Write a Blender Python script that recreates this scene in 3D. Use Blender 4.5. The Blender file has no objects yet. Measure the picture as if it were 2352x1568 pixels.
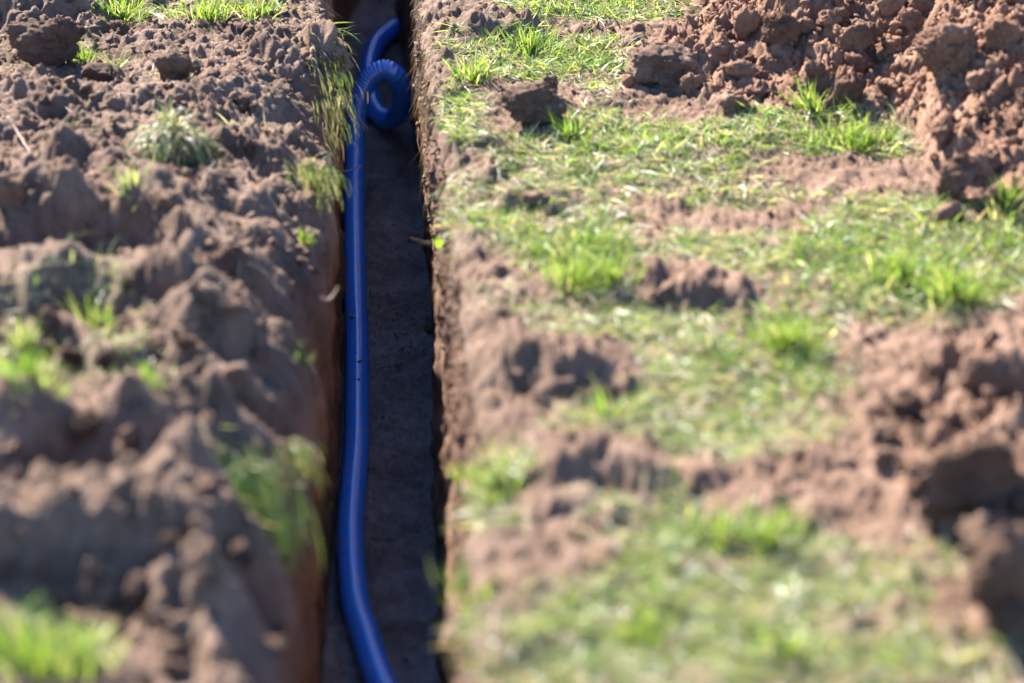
import bpy, math
import numpy as np
from mathutils import Vector, Matrix

# ------------------------------------------------------------------ camera, sky, sun, exposure
sc = bpy.context.scene
COL = sc.collection
PITCH, YAW, CAM_H = math.radians(27.5), math.radians(2.8), 1.82
FPX, CX, CY = 2352 * 85 / 36.0, 1176.0, 784.0          # photo measured on a 2352 x 1568 copy
cam_d = bpy.data.cameras.new('camera')
cam = bpy.data.objects.new('camera', cam_d); COL.objects.link(cam)
cam_d.lens = 85; cam_d.sensor_width = 36; cam_d.clip_start = 0.05; cam_d.clip_end = 300
cam.location = (0, 0, CAM_H)
cam.rotation_euler = (math.pi / 2 - PITCH, 0, -YAW)
cam_d.dof.use_dof = True; cam_d.dof.focus_distance = 5.25; cam_d.dof.aperture_fstop = 1.6
cam_d.dof.aperture_blades = 0
sc.camera = cam

SUN_EL, SUN_AZ = math.radians(39), math.radians(-32)   # azimuth from +Y, negative = to the left
world = bpy.data.worlds.new('World'); sc.world = world; world.use_nodes = True
wn = world.node_tree.nodes; wl = world.node_tree.links
bg = wn['Background']; sky = wn.new('ShaderNodeTexSky')
sky.sky_type = 'NISHITA'; sky.sun_disc = False
sky.sun_elevation = SUN_EL; sky.sun_rotation = SUN_AZ
sky.air_density = 1.0; sky.dust_density = 0.1; sky.ozone_density = 3.0
tintn = wn.new('ShaderNodeMix'); tintn.data_type = 'RGBA'; tintn.blend_type = 'MULTIPLY'; tintn.inputs[0].default_value = 1.0
tintn.inputs[7].default_value = (.80, .94, 1.18, 1)          # deep clear-sky blue, the same in every direction
wl.new(sky.outputs[0], tintn.inputs[6]); wl.new(tintn.outputs[2], bg.inputs[0]); bg.inputs[1].default_value = 0.068
sun_d = bpy.data.lights.new('sun', 'SUN'); sun = bpy.data.objects.new('sun', sun_d); COL.objects.link(sun)
sun_d.energy = 4.8; sun_d.angle = math.radians(0.53); sun_d.color = (1.0, 0.94, 0.87)
sdir = Vector((math.sin(SUN_AZ) * math.cos(SUN_EL), math.cos(SUN_AZ) * math.cos(SUN_EL), math.sin(SUN_EL)))
sun.rotation_euler = sdir.to_track_quat('Z', 'Y').to_euler(); sun.location = (-2, 6, 5)
sc.view_settings.view_transform = 'Standard'; sc.view_settings.look = 'None'
sc.view_settings.gamma = 1; sc.view_settings.exposure = 2.6
sc.cycles.use_denoising = True
sc.cycles.max_bounces = 8; sc.cycles.transparent_max_bounces = 4
sc.cycles.sample_clamp_indirect = 6

# ------------------------------------------------------------------ pixel <-> place helpers
_F = np.array([math.sin(YAW) * math.cos(PITCH), math.cos(YAW) * math.cos(PITCH), -math.sin(PITCH)])
_R = np.array([math.cos(YAW), -math.sin(YAW), 0.0]); _U = np.cross(_R, _F)
_C = np.array([0, 0, CAM_H])
def at(px, py, z=0.0):
    d = _F + _R * ((px - CX) / FPX) - _U * ((py - CY) / FPX)
    return _C + d * ((z - CAM_H) / d[2])
def proj(x, y, z):
    dx, dy, dz = x - _C[0], y - _C[1], z - _C[2]
    w = np.maximum(dx * _F[0] + dy * _F[1] + dz * _F[2], 0.05)
    return (CX + FPX * (dx * _R[0] + dy * _R[1]) / w,
            CY - FPX * (dx * _U[0] + dy * _U[1] + dz * _U[2]) / w)

# ------------------------------------------------------------------ noise
rng = np.random.default_rng(7)
_perm = rng.permutation(512).astype(np.int64); _perm = np.concatenate([_perm] * 3)
_ga = rng.uniform(0, 2 * np.pi, 512); _gx, _gy = np.cos(_ga), np.sin(_ga)
_rv = rng.uniform(0, 1, (512, 4))
def _h(i, j): return _perm[(_perm[i & 511] + j) & 511]
def perlin(x, y):
    xi, yi = np.floor(x).astype(np.int64), np.floor(y).astype(np.int64)
    fx, fy = x - xi, y - yi
    u, v = fx * fx * fx * (fx * (fx * 6 - 15) + 10), fy * fy * fy * (fy * (fy * 6 - 15) + 10)
    def g(i, j):
        k = _h(xi + i, yi + j); return _gx[k] * (fx - i) + _gy[k] * (fy - j)
    a = g(0, 0) * (1 - u) + g(1, 0) * u; b = g(0, 1) * (1 - u) + g(1, 1) * u
    return (a * (1 - v) + b * v) * 1.5
def fbm(x, y, s, octs=4, gain=0.5, seed=0.0):
    r = np.zeros_like(x); a = 1.0; f = 1.0 / s
    for o in range(octs):
        r = r + a * perlin(x * f + seed + 17.3 * o, y * f - seed * 1.7 + 9.1 * o); a *= gain; f *= 2.03
    return r
def lumps(x, y, s, seed=0, dens=0.8, warp=0.42):
    """height field of rounded, squashed clods about s across"""
    wx = x + warp * s * perlin(x / s * 1.7 + seed, y / s * 1.7 + 3) + 0.22 * s * perlin(x / s * 4.4 + seed, y / s * 4.4)
    wy = y + warp * s * perlin(x / s * 1.7 - seed, y / s * 1.7 + 31) + 0.22 * s * perlin(x / s * 4.4 + 11, y / s * 4.4 - seed)
    X, Y = wx / s + seed * 13.7, wy / s - seed * 7.1
    xi, yi = np.floor(X).astype(np.int64), np.floor(Y).astype(np.int64)
    best = np.zeros_like(X)
    for i in (-1, 0, 1):
        for j in (-1, 0, 1):
            k = _h(xi + i, yi + j + seed)
            rx, ry, rr, rk = _rv[k, 0], _rv[k, 1], _rv[k, 2], _rv[k, 3]
            r = 0.30 + 0.45 * rr
            dx, dy = X - (xi + i + rx), Y - (yi + j + ry)
            an = rk * 6.28
            ex, ey = dx * np.cos(an) + dy * np.sin(an), -dx * np.sin(an) + dy * np.cos(an)
            d = np.abs(ex) ** 2.4 + np.abs(ey * (1 + 0.6 * rk)) ** 2.4
            q = np.clip(1 - d / r ** 2.4, 0, 1) ** 0.6 * r * (0.45 + 0.55 * ry)
            best = np.maximum(best, np.where(rk < dens, q, 0))
    return best * s
def sstep(a, b, x):
    t = np.clip((x - a) / (b - a), 0, 1); return t * t * (3 - 2 * t)

# ------------------------------------------------------------------ trench outline
ZF = -0.63
def curve(pts, z):
    p = np.array([at(a, b, z) for a, b in pts]); o = np.argsort(p[:, 1]); return p[o, 1], p[o, 0]
_flL = curve([(735, 1700), (735, 1568), (748, 1400), (770, 1200), (780, 1000), (785, 780), (787, 600), (788, 450), (790, 300), (788, 200), (784, 100), (800, 50), (830, 0)], ZF)
_flR = curve([(1015, 1700), (1012, 1568), (1010, 1300), (1004, 1000), (998, 780), (985, 600), (973, 450), (953, 300), (936, 200), (920, 105), (915, 78), (950, 58), (1000, 20), (1050, -30)], ZF)
_lpR = curve([(1045, 1700), (1045, 1568), (1056, 1450), (1085, 1320), (1062, 1230), (1076, 1120), (1096, 1000), (1092, 900), (1078, 740), (1050, 620), (1030, 520), (1012, 400), (992, 300), (966, 180), (962, 120), (955, 30), (950, -20)], 0)
_lpL = curve([(630, 1700), (632, 1568), (640, 1400), (660, 1250), (680, 1100), (698, 1000), (708, 900), (716, 800), (724, 700), (732, 600), (740, 500), (748, 400), (752, 300), (756, 200), (750, 100), (742, 0)], -0.03)
def flL(y): return np.interp(y, *_flL)
def flR(y): return np.interp(y, *_flR)
def lpL(y):
    a = np.interp(y, *_lpL); return np.where(y > 5.15, np.minimum(a, flL(y) - 0.02), a)
def lpR(y):
    a = np.interp(y, *_lpR); t = sstep(5.15, 5.6, y); return a * (1 - t) + (flR(y) + 0.045) * t

# ------------------------------------------------------------------ layout masks (ellipses at places found in the photo)
def blobs(px, py, lst):
    m = np.zeros_like(px)
    for cx, cy, rx, ry, v in lst:
        k = np.nonzero((np.abs(px - cx) < rx * 1.17) & (np.abs(py - cy) < ry * 1.17))[0]
        if not len(k): continue
        d = ((px[k] - cx) / rx) ** 2 + ((py[k] - cy) / ry) ** 2
        m[k] = np.maximum(m[k], v * np.clip(1.35 - d, 0, 1))
    return m
GRASS = [(270, 26, 70, 32, 1), (400, 38, 60, 22, .8), (500, 30, 90, 30, 1), (600, 20, 60, 26, .9), (640, 100, 70, 14, .5), (390, 192, 55, 16, .6), (190, 120, 26, 40, .5),
         (60, 770, 80, 40, .6), (220, 740, 100, 45, .6), (60, 900, 130, 75, .8), (300, 890, 120, 40, .6), (150, 955, 150, 30, .6),
         (110, 1510, 180, 75, 1), (690, 1050, 60, 60, .6), (550, 1130, 70, 80, .4), (300, 470, 60, 30, .3), (190, 320, 60, 20, .25), (560, 310, 60, 30, .2),
         (1370, 18, 230, 42, 1), (1250, 140, 170, 62, 1), (1390, 130, 70, 50, .9), (1600, 320, 300, 60, .8), (1950, 320, 190, 55, 1), (1400, 385, 330, 62, .9),
         (1240, 500, 220, 60, .7), (1700, 450, 200, 40, .5), (2050, 520, 200, 70, 1), (1350, 610, 130, 90, 1), (1700, 590, 270, 60, .9), (2060, 640, 290, 95, 1), (2310, 600, 110, 90, .9),
         (1820, 760, 120, 70, 1), (1450, 740, 260, 55, .9), (1600, 850, 190, 80, 1), (1780, 880, 190, 60, .9), (1600, 990, 330, 75, .9), (1130, 1100, 100, 90, .9), (1150, 1210, 60, 50, .7),
         (1500, 1170, 230, 40, .6), (1650, 1250, 270, 70, .9), (1600, 1380, 380, 100, 1), (1850, 1340, 270, 95, 1), (1500, 1510, 430, 110, .9), (1920, 1500, 320, 95, .9), (2150, 1280, 90, 60, .6), (2250, 1540, 150, 60, .5),
         (1080, 1420, 80, 50, .7), (1120, 580, 110, 60, .6), (1330, 250, 90, 40, .4), (1080, 330, 50, 60, .5), (2330, 480, 60, 50, .8), (1075, 450, 60, 90, .7), (1065, 550, 50, 40, .6), (1060, 250, 50, 50, .6), (1040, 100, 30, 50, .5), (1130, 680, 60, 40, .5)]
BARE = [(1110, 620, 70, 50, .7), (1150, 860, 120, 110, .6), (1110, 1270, 90, 50, .6), (1230, 660, 50, 40, .5), (1090, 390, 40, 30, .6), (1230, 250, 110, 60, 1), (1530, 160, 120, 60, 1), (1180, 450, 90, 26, .8), (1560, 660, 120, 55, 1), (1280, 870, 170, 75, 1), (1400, 1090, 180, 55, .9), (1230, 1160, 60, 50, .6), (1760, 490, 130, 24, .8), (1320, 470, 60, 22, .5),
        (1120, 60, 70, 22, .9), (1430, 80, 160, 20, .8), (1140, 640, 40, 40, .4), (1900, 660, 50, 16, .7), (1600, 270, 160, 14, .5), (1130, 780, 60, 90, .7), (1700, 1150, 130, 30, .7), (1200, 1320, 120, 40, .5), (1330, 1320, 90, 40, .5)]
HEAP_EDGE = np.array([(1250, 250), (1640, 252), (1830, 285), (2030, 302), (2110, 345), (2150, 425), (2230, 495), (2420, 540), (2700, 600), (3300, 700)], float)
HEAP2 = [(2330, 1000, 260, 180, 1), (2160, 1030, 170, 95, 1), (2220, 1150, 170, 80, 1), (2350, 1330, 140, 170, 1), (2600, 1100, 330, 400, 1)]
def heap_depth(px, py):
    """how far (in metres on the ground, roughly) a place lies inside the spoil heap; negative outside"""
    e = np.interp(px, HEAP_EDGE[:, 0], HEAP_EDGE[:, 1])          # upper-right of the broken line
    lft = np.interp(py, [-200, 30, 90, 150, 205, 250], [1300, 1600, 1560, 1470, 1500, 1640])
    a = (e - py) / 420.0; b = (px - lft) / 1000.0
    return np.minimum(a, b * 1.6)
def masks(x, y):
    px, py = proj(x, y, 0.0)
    edge = 28 * perlin(x * 9, y * 9) + 14 * perlin(x * 23, y * 23)
    right = x > 0.5 * (lpL(y) + lpR(y))
    inside = (px > -250) & (px < 2600) & (py > -150) & (py < 1720)
    g = blobs(px + edge, py + edge * 0.6, GRASS)
    g = np.maximum(g, np.where(right & (~inside), 0.75, 0) * sstep(-.5, .2, perlin(x * 3.1, y * 3.1)))
    g = np.maximum(g, np.where(~right & (~inside), 0.5, 0) * sstep(0.0, .5, perlin(x * 3.1, y * 3.1 + 7)))
    bare = blobs(px + edge, py + edge * .6, BARE)
    g = np.clip(g - bare * 0.95, 0, 1)
    hd = np.where(right, heap_depth(px + edge * .7, py + edge * .5), -1.0)
    heap1 = sstep(-0.05, 0.10, hd)
    heap2 = np.where(right, sstep(.25, .6, blobs(px + edge, py + edge * .6, HEAP2)), 0)
    heap = np.maximum(heap1, heap2)
    g = g * (1 - np.clip(heap * 1.15, 0, 1))
    return px, py, right, g, heap1, heap2, hd, bare

RIDGES = [  # crest lines on the left bank and mounds on the right: pixel ends, radius (m), height (m)
    (-40, 690, 330, 690, .08, .065), (380, 690, 560, 735, .06, .045), (-60, 1045, 330, 1050, .11, .085), (330, 1050, 430, 1130, .08, .07), (430, 1130, 540, 1240, .06, .05),
    (20, 1285, 420, 1275, .10, .085), (420, 1275, 560, 1400, .07, .065), (560, 1400, 620, 1500, .06, .05), (40, 510, 330, 495, .09, .07), (330, 520, 560, 600, .07, .05),
    (440, 800, 640, 775, .07, .06), (540, 870, 650, 880, .05, .045), (450, 985, 570, 985, .06, .06), (100, 800, 330, 850, .04, .03),
    (-40, 420, 120, 430, .05, .03), (130, 400, 250, 420, .05, .03), (200, 250, 420, 240, .06, .02), (0, 220, 120, 260, .05, .03), (30, 30, 200, 10, .07, .05),
    (660, 130, 735, 150, .055, .045), (0, 1420, 80, 1440, .05, .03), (560, 330, 650, 350, .05, .02), (420, 440, 560, 450, .05, .03), (620, 500, 690, 520, .04, .02),
    (1100, 55, 1180, 60, .05, .04), (1190, 450, 1260, 455, .04, .03), (1490, 640, 1640, 660, .05, .035),
    (1180, 830, 1360, 850, .08, .05), (1340, 1060, 1500, 1085, .06, .04), (1240, 1150, 1300, 1150, .05, .03), (1090, 330, 1110, 380, .05, .02)]
_RW = [(at(a, b, 0.02), at(c, d, 0.02), r * 1.1, h * (1.2 if a < 800 else 1.0)) for a, b, c, d, r, h in RIDGES]
HOLES = [(1560, 700, .06, .03), (180, 590, .09, .035), (200, 1160, .10, .04), (200, 1390, .09, .05), (1480, 800, .03, .02)]
_HW = [(at(a, b, 0), r, h) for a, b, r, h in HOLES]

def surf(x, y, detail=True):
    """height of the open ground at x, y (lips not rounded yet)"""
    px, py, right, g, h1, h2, hd, bare = masks(x, y)
    wx = x + .035 * perlin(x * 12, y * 12) + .014 * perlin(x * 40, y * 40)
    wy = y + .04 * perlin(x * 12 + 5, y * 12 + 9) + .016 * perlin(x * 40 + 3, y * 40); crest = np.clip(.95 + .5 * perlin(x * 8 + 2, y * 8), .55, 1.3)
    z = 0.012 * fbm(x, y, .5, 2, seed=3)
    for p, q, r, hh in _RW:
        ex, ey = q[0] - p[0], q[1] - p[1]; L2 = ex * ex + ey * ey + 1e-9
        near = (np.abs(x - .5 * (p[0] + q[0])) < .5 * abs(ex) + 2.2 * r) & (np.abs(y - .5 * (p[1] + q[1])) < .5 * abs(ey) + 2.2 * r)
        if not near.any(): continue
        xx, yy = wx[near], wy[near]
        t = np.clip(((xx - p[0]) * ex + (yy - p[1]) * ey) / L2, 0, 1)
        oy = yy - p[1] - t * ey; oy = np.where(oy < 0, oy * 1.35, oy)      # broken, steeper side towards the trench mouth
        d = np.hypot(xx - p[0] - t * ex, oy) / r
        zn = z[near]; z[near] = np.maximum(zn, zn * .4 + hh * crest[near] * np.clip(1 - (d / 1.35) ** 1.8, 0, 1))
    for p, r, hh in _HW:
        d = np.hypot(wx - p[0], wy - p[1]) / r; z = z - hh * np.exp(-d * d)
    rise = .30 * np.clip(hd, 0, 3) ** 1.05
    z = z + np.minimum(rise, .75) * h1 + h2 * .016 * (1 + np.clip((px - 1900) / 450, -.5, 2.2))
    z = z + .34 * sstep(5.55, 6.3, y) * sstep(1.0, .45, np.abs(x - .03)) * sstep(14, 9, y)      # unseen rise added on both sides, deepens the far trench to darken it
    if not detail: return z
    fade = sstep(9.0, 6.5, y) * sstep(.4, 1.5, y) * sstep(3.2, 2.3, np.abs(x - .25))
    heap = np.maximum(h1, h2)
    soil = np.where(right, .5, .72 - .34 * sstep(380, 620, py)); soil = np.maximum(soil, bare * .75); soil = np.maximum(soil, heap); soil = np.maximum(soil, .95 * sstep(.13, .03, np.abs(x - lpR(y)))); soil = soil * (1 - np.where(right, .35, .7) * g)
    gate = .55 + .45 * sstep(-.4, .5, perlin(x * 5.1, y * 5.1))
    l1 = lumps(x, y, .125, 1, .45); l2 = lumps(x, y, .062, 2, .6); l3 = lumps(x, y, .031, 3, .7); l4 = lumps(x, y, .015, 4, .8, .25)
    lf = np.where(right, 0.0, 1.0) * (1 - g) * (1 - .8 * sstep(110, 40, py)); gate = np.where(right, gate, .2 + .8 * sstep(-.35, .45, perlin(x * 6.1, y * 6.1) + .4 * perlin(x * 15, y * 15)))
    z = z + fade * lf * (.20 * lumps(x, y, .26, 9, .8, .3) + .05 * l1)
    z = z + np.where(right, 0, fade * .06 * (sstep(0, .26, lpL(y) - x) - .6) * sstep(5.1, 4.5, y))
    z = z + fade * soil * gate * (.42 * l1 * (.6 + .9 * heap) + .62 * l2 * (1 + .3 * heap) + .80 * l3 * (1 + .3 * heap)) + fade * (.2 + .8 * soil) * .9 * l4
    z = z + fade * (.3 + .7 * soil) * (.014 * fbm(x, y, .06, 4, .6, 5) + .0045 * fbm(x, y, .012, 3, .6, 8))
    return z
def lipdrop(d, r):
    t = np.clip(1 - d / r, 0, 1); return r * (1 - np.sqrt(np.clip(1 - t * t, 0, 1)))
def rL(y): return .085 + .035 * perlin(y * 2.3, y * 0 + 4) + .07 * sstep(4.7, 3.6, y)
def rR(y): return .062 + .022 * perlin(y * 3.3, y * 0 + 8)
def edgeL(y): return lpL(y) + .024 * fbm(y, y * 0 + 2.2, .26, 5, .6)
def edgeR(y): return lpR(y) + .019 * fbm(y, y * 0 + 5.2, .24, 6, .6)
def ground_z(x, y):
    x = np.atleast_1d(np.asarray(x, float)); y = np.atleast_1d(np.asarray(y, float))
    z = surf(x, y); dl = edgeL(y) - x; dr = x - edgeR(y)
    z = z - np.where(dl > 0, lipdrop(dl, rL(y)), 0) - np.where(dr > 0, lipdrop(dr, rR(y)), 0)
    return z
def hit(px, py):
    z = 0.0
    for _ in range(5):
        p = at(px, py, z); z = .5 * z + .5 * float(ground_z(p[0], p[1])[0])
    p = at(px, py, z); return np.array([p[0], p[1], float(ground_z(p[0], p[1])[0])])

# ------------------------------------------------------------------ mesh and object helpers
def mesh_from(name, V, Fc, cols=None, smooth=False, attr='tint'):
    V = np.ascontiguousarray(V, np.float32); Fc = np.ascontiguousarray(Fc, np.int32)
    m = bpy.data.meshes.new(name); k = Fc.shape[1]; n = len(Fc)
    m.vertices.add(len(V)); m.vertices.foreach_set('co', V.ravel())
    m.loops.add(n * k); m.loops.foreach_set('vertex_index', Fc.ravel())
    m.polygons.add(n); m.polygons.foreach_set('loop_start', np.arange(0, n * k, k, dtype=np.int32))
    if smooth: m.polygons.foreach_set('use_smooth', np.ones(n, bool))
    m.update(calc_edges=True); m.validate()
    if cols is not None:
        c = np.ones((len(V), 4), np.float32); c[:, :cols.shape[1]] = cols
        a = m.color_attributes.new(attr, 'FLOAT_COLOR', 'POINT'); a.data.foreach_set('color', c.ravel())
    return m
def obj(name, mesh, mat, parent=None, label=None, cat=None, group=None, kind=None, loc=None):
    o = bpy.data.objects.new(name, mesh); COL.objects.link(o)
    if mesh is not None and mat is not None and not mesh.materials: mesh.materials.append(mat)
    if parent is not None: o.parent = parent
    if label: o['label'] = label
    if cat: o['category'] = cat
    if group: o['group'] = group
    if kind: o['kind'] = kind
    if loc is not None: o.location = loc
    return o

# ------------------------------------------------------------------ materials
def new_mat(name):
    m = bpy.data.materials.new(name); m.use_nodes = True
    nt = m.node_tree; return m, nt, nt.nodes, nt.links, nt.nodes['Principled BSDF']
def nz(nt, sc_, detail=6, rough=.6, vec=None):
    n = nt.nodes.new('ShaderNodeTexNoise'); n.inputs['Scale'].default_value = sc_
    n.inputs['Detail'].default_value = detail; n.inputs['Roughness'].default_value = rough
    if vec is not None: nt.links.new(vec, n.inputs['Vector'])
    return n
def ramp(nt, src, stops):
    r = nt.nodes.new('ShaderNodeValToRGB'); e = r.color_ramp.elements
    while len(e) < len(stops): e.new(.5)
    for k, (p, c) in enumerate(stops): e[k].position = p; e[k].color = (*c, 1)
    nt.links.new(src, r.inputs[0]); return r
def mix(nt, fac, a, b, mode='MIX'):
    n = nt.nodes.new('ShaderNodeMix'); n.data_type = 'RGBA'; n.blend_type = mode
    for s, v in ((n.inputs[0], fac), (n.inputs[6], a), (n.inputs[7], b)):
        if hasattr(v, 'links') or hasattr(v, 'is_linked'): nt.links.new(v, s)
        elif isinstance(v, (int, float)): s.default_value = v
        else: s.default_value = (*v, 1)
    return n.outputs[2]
def soil_mat(name, use_attr=True, red=0.0, wet=0.0, bump=1.0, bdist=.006):
    """crumbly earth: grey-brown topsoil, red-brown subsoil (tint red channel) and dry thatch (tint green channel)"""
    m, nt, N, L, bs = new_mat(name)
    co = N.new('ShaderNodeNewGeometry').outputs['Position']
    n1 = nz(nt, 9, 5, .6, co); n2 = nz(nt, 70, 6, .65, co); n3 = nz(nt, 420, 4, .7, co)
    top = ramp(nt, n1.outputs[0], [(.25, (.080, .051, .034)), (.5, (.150, .100, .069)), (.75, (.228, .160, .117))])
    sub = ramp(nt, n1.outputs[0], [(.25, (.140, .072, .043)), (.5, (.235, .127, .076)), (.75, (.315, .185, .120))])
    if use_attr:
        at_ = N.new('ShaderNodeVertexColor'); at_.layer_name = 'tint'
        sp = N.new('ShaderNodeSeparateColor'); L.new(at_.outputs[0], sp.inputs[0])
        c = mix(nt, sp.outputs[0], top.outputs[0], sub.outputs[0])
        th = ramp(nt, n2.outputs[0], [(.3, (.10, .085, .055)), (.5, (.21, .175, .12)), (.72, (.33, .29, .20))])
        c = mix(nt, sp.outputs[1], c, th.outputs[0])
        floor_light = mix(nt, sp.outputs[2], c, mix(nt, 1.0, c, (1.15, 1.60, 2.25), 'MULTIPLY')); c = floor_light  # blue channel: trench floor brightened and blued, skylight put into its colour
    else:
        c = mix(nt, red, top.outputs[0], sub.outputs[0])
        oi = N.new('ShaderNodeObjectInfo'); vr = ramp(nt, oi.outputs['Random'], [(0, (.66, .62, .60)), (.5, (1, 1, 1)), (1, (1.3, 1.28, 1.26))])
        c = mix(nt, 1.0, c, vr.outputs[0], 'MULTIPLY')
    v = ramp(nt, n2.outputs[0], [(.28, (.62, .60, .60)), (.5, (1, 1, 1)), (.74, (1.25, 1.22, 1.2))])
    c = mix(nt, .8, c, v.outputs[0], 'MULTIPLY')
    v3 = ramp(nt, n3.outputs[0], [(.3, (.72, .72, .72)), (.65, (1.18, 1.16, 1.14))])
    c = mix(nt, .7, c, v3.outputs[0], 'MULTIPLY')
    L.new(c, bs.inputs['Base Color']); bs.inputs['Roughness'].default_value = .92
    bs.inputs['Specular IOR Level'].default_value = .22
    b1 = N.new('ShaderNodeBump'); b1.inputs['Strength'].default_value = bump; b1.inputs['Distance'].default_value = bdist
    b2 = N.new('ShaderNodeBump'); b2.inputs['Strength'].default_value = bump * .8; b2.inputs['Distance'].default_value = .0015
    L.new(nz(nt, 110, 7, .75, co).outputs[0], b1.inputs['Height']); L.new(n3.outputs[0], b2.inputs['Height'])
    L.new(b1.outputs[0], b2.inputs['Normal']); L.new(b2.outputs[0], bs.inputs['Normal'])
    return m
M_SOIL = soil_mat('soil'); M_CLOD = soil_mat('clod_soil', False, .25, bdist=.010); M_RED = soil_mat('red_clod_soil', False, .9, bdist=.010); M_MID = soil_mat('brown_clod_soil', False, .45, bdist=.010)

def blade_mat(name, trans=.5, rough=.40, spec=.42):
    m, nt, N, L, bs = new_mat(name)
    a = N.new('ShaderNodeVertexColor'); a.layer_name = 'tint'
    L.new(a.outputs[0], bs.inputs['Base Color']); bs.inputs['Roughness'].default_value = rough
    bs.inputs['Specular IOR Level'].default_value = spec
    t = N.new('ShaderNodeBsdfTranslucent'); L.new(mix(nt, 1.0, a.outputs[0], (1.5, 1.45, .7), 'MULTIPLY'), t.inputs[0])
    mx = N.new('ShaderNodeMixShader'); mx.inputs[0].default_value = trans
    L.new(bs.outputs[0], mx.inputs[1]); L.new(t.outputs[0], mx.inputs[2])
    L.new(mx.outputs[0], N['Material Output'].inputs[0]); return m
M_GRASS = blade_mat('grass_blade'); M_ROOT = blade_mat('root_fibre', .1, .8, .2)
m, nt, N, L, bs = new_mat('blue_corrugated_plastic')
co = N.new('ShaderNodeNewGeometry').outputs['Position']
dust = ramp(nt, nz(nt, 28, 8, .75, co).outputs[0], [(.48, (0, 0, 0)), (.74, (.45, .45, .45))])
base = mix(nt, dust.outputs[0], (.024, .200, .74), (.20, .18, .18)); L.new(base, bs.inputs['Base Color'])
rr = ramp(nt, nz(nt, 60, 5, .6, co).outputs[0], [(.3, (.10, .10, .10)), (.7, (.20, .20, .20))]); L.new(rr.outputs[0], bs.inputs['Roughness'])
bs.inputs['Specular IOR Level'].default_value = .5; bs.inputs['IOR'].default_value = 1.7; bs.inputs['Coat Weight'].default_value = .7; bs.inputs['Coat Roughness'].default_value = .08; bs.inputs['Coat IOR'].default_value = 1.6; M_PIPE = m
m, nt, N, L, bs = new_mat('dry_twig')
co = N.new('ShaderNodeNewGeometry').outputs['Position']
c = ramp(nt, nz(nt, 120, 5, .6, co).outputs[0], [(.3, (.16, .10, .065)), (.7, (.36, .26, .18))]); L.new(c.outputs[0], bs.inputs['Base Color'])
bs.inputs['Roughness'].default_value = .85; M_TWIG = m

# ------------------------------------------------------------------ the ground sheet with the trench cut into it
def axis(fine_a, fine_b, step, lo, hi, grow=1.07):
    v = list(np.arange(fine_a, fine_b, step)); s = step
    while v[-1] < hi: s *= grow; v.append(min(v[-1] + s, hi))
    s = step; w = [v[0]]
    while w[-1] > lo: s *= grow; w.append(max(w[-1] - s, lo))
    return np.array(w[:0:-1] + v)
ys = np.concatenate([axis(2.3, 4.2, .0092, -30, 4.2)[:-1], np.arange(4.2, 5.35, .0055), np.arange(5.35, 7.4, .011)])
s = .011; tail = [ys[-1] + s]
while tail[-1] < 60: s *= 1.22; tail.append(tail[-1] + s)
ys = np.concatenate([ys, tail])
dL = axis(0, 1.05, .0042, 0, 40); dR = axis(0, 1.42, .0042, 0, 40)      # distance from the lips outward
ny = len(ys); Yc = ys[:, None]
xl, xr = edgeL(ys), edgeR(ys)
def bank(sign, d, xe, r):
    dd = d + .0
    X = xe[:, None] + sign * dd[None, :]; Y = np.repeat(Yc, len(d), 1)
    Z = surf(X.ravel(), Y.ravel()).reshape(X.shape) - lipdrop(dd[None, :] + 0 * X, r[:, None])
    return X, Y, Z
XL, YL, ZL = bank(-1, dL, xl, rL(ys)); XR, YR, ZR = bank(1, dR, xr, rR(ys))
XL, YL, ZL = XL[:, ::-1], YL[:, ::-1], ZL[:, ::-1]
nw = 62; w = np.linspace(0, 1, nw + 1)
def wall(xa, za, xb, seed, sgn, amp):
    W = w[None, :]; Y = np.repeat(Yc, nw + 1, 1); Z = za[:, None] * (1 - W) + ZF * W
    bow = np.sin(np.pi * W)
    X = xa[:, None] * (1 - W ** .8) + xb[:, None] * W ** .8
    vis = (sstep(1.5, 2.3, Y) * sstep(9, 7.4, Y))
    n = .018 * fbm(Y, Z * .4 + seed, .16, 4, .6, seed) + .010 * fbm(Y, Z * .5 + seed, .05, 3, .6, seed + 3) + .8 * lumps(Y, Z + 3, .03, 5, .55) * .35 + .5 * lumps(Y, Z + 7, .013, 6, .8) * .5
    n = n + .007 * (1 - 2.2 * np.abs(fbm(Y, Z * .22 + seed, .045, 3, .55, seed + 6))) + .004 * fbm(Y, Z * .3 + seed, .012, 2, .6, seed + 8)
    n = n * vis * np.clip(np.minimum(W * 9, 1), .0, 1) * np.clip((1 - W) * 12, .15, 1)
    return X + sgn * n * amp + sgn * -.012 * bow, Y, Z
WL = wall(xl, ZL[:, -1], flL(ys), 1.3, 1, .6); WR = wall(xr, ZR[:, 0], flR(ys), 5.7, -1, .75)
nf = 46; t = np.linspace(0, 1, nf + 1)[None, :]
XF = WL[0][:, -1:] * (1 - t) + WR[0][:, -1:] * t; YF = np.repeat(Yc, nf + 1, 1)
ff = sstep(1.5, 2.4, YF) * sstep(9, 7.6, YF)
fz = ff * (.014 * fbm(XF, YF, .09, 4, .55, 2) + .35 * lumps(XF, YF, .035, 7, .5) + .4 * lumps(XF, YF, .015, 8, .7) + .003 * fbm(XF, YF, .012, 3, .6, 9))
ZFl = ZF + fz * np.clip(np.minimum(t, 1 - t) * 10, 0, 1) + .05 * np.clip(.14 - np.minimum(t, 1 - t), 0, 1)
ZFl[:, 0] = ZF; ZFl[:, -1] = ZF
Xa = np.concatenate([XL, WL[0][:, 1:], XF[:, 1:], WR[0][:, -2::-1], XR[:, 1:]], 1)
Ya = np.concatenate([YL, WL[1][:, 1:], YF[:, 1:], WR[1][:, -2::-1], YR[:, 1:]], 1)
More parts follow.
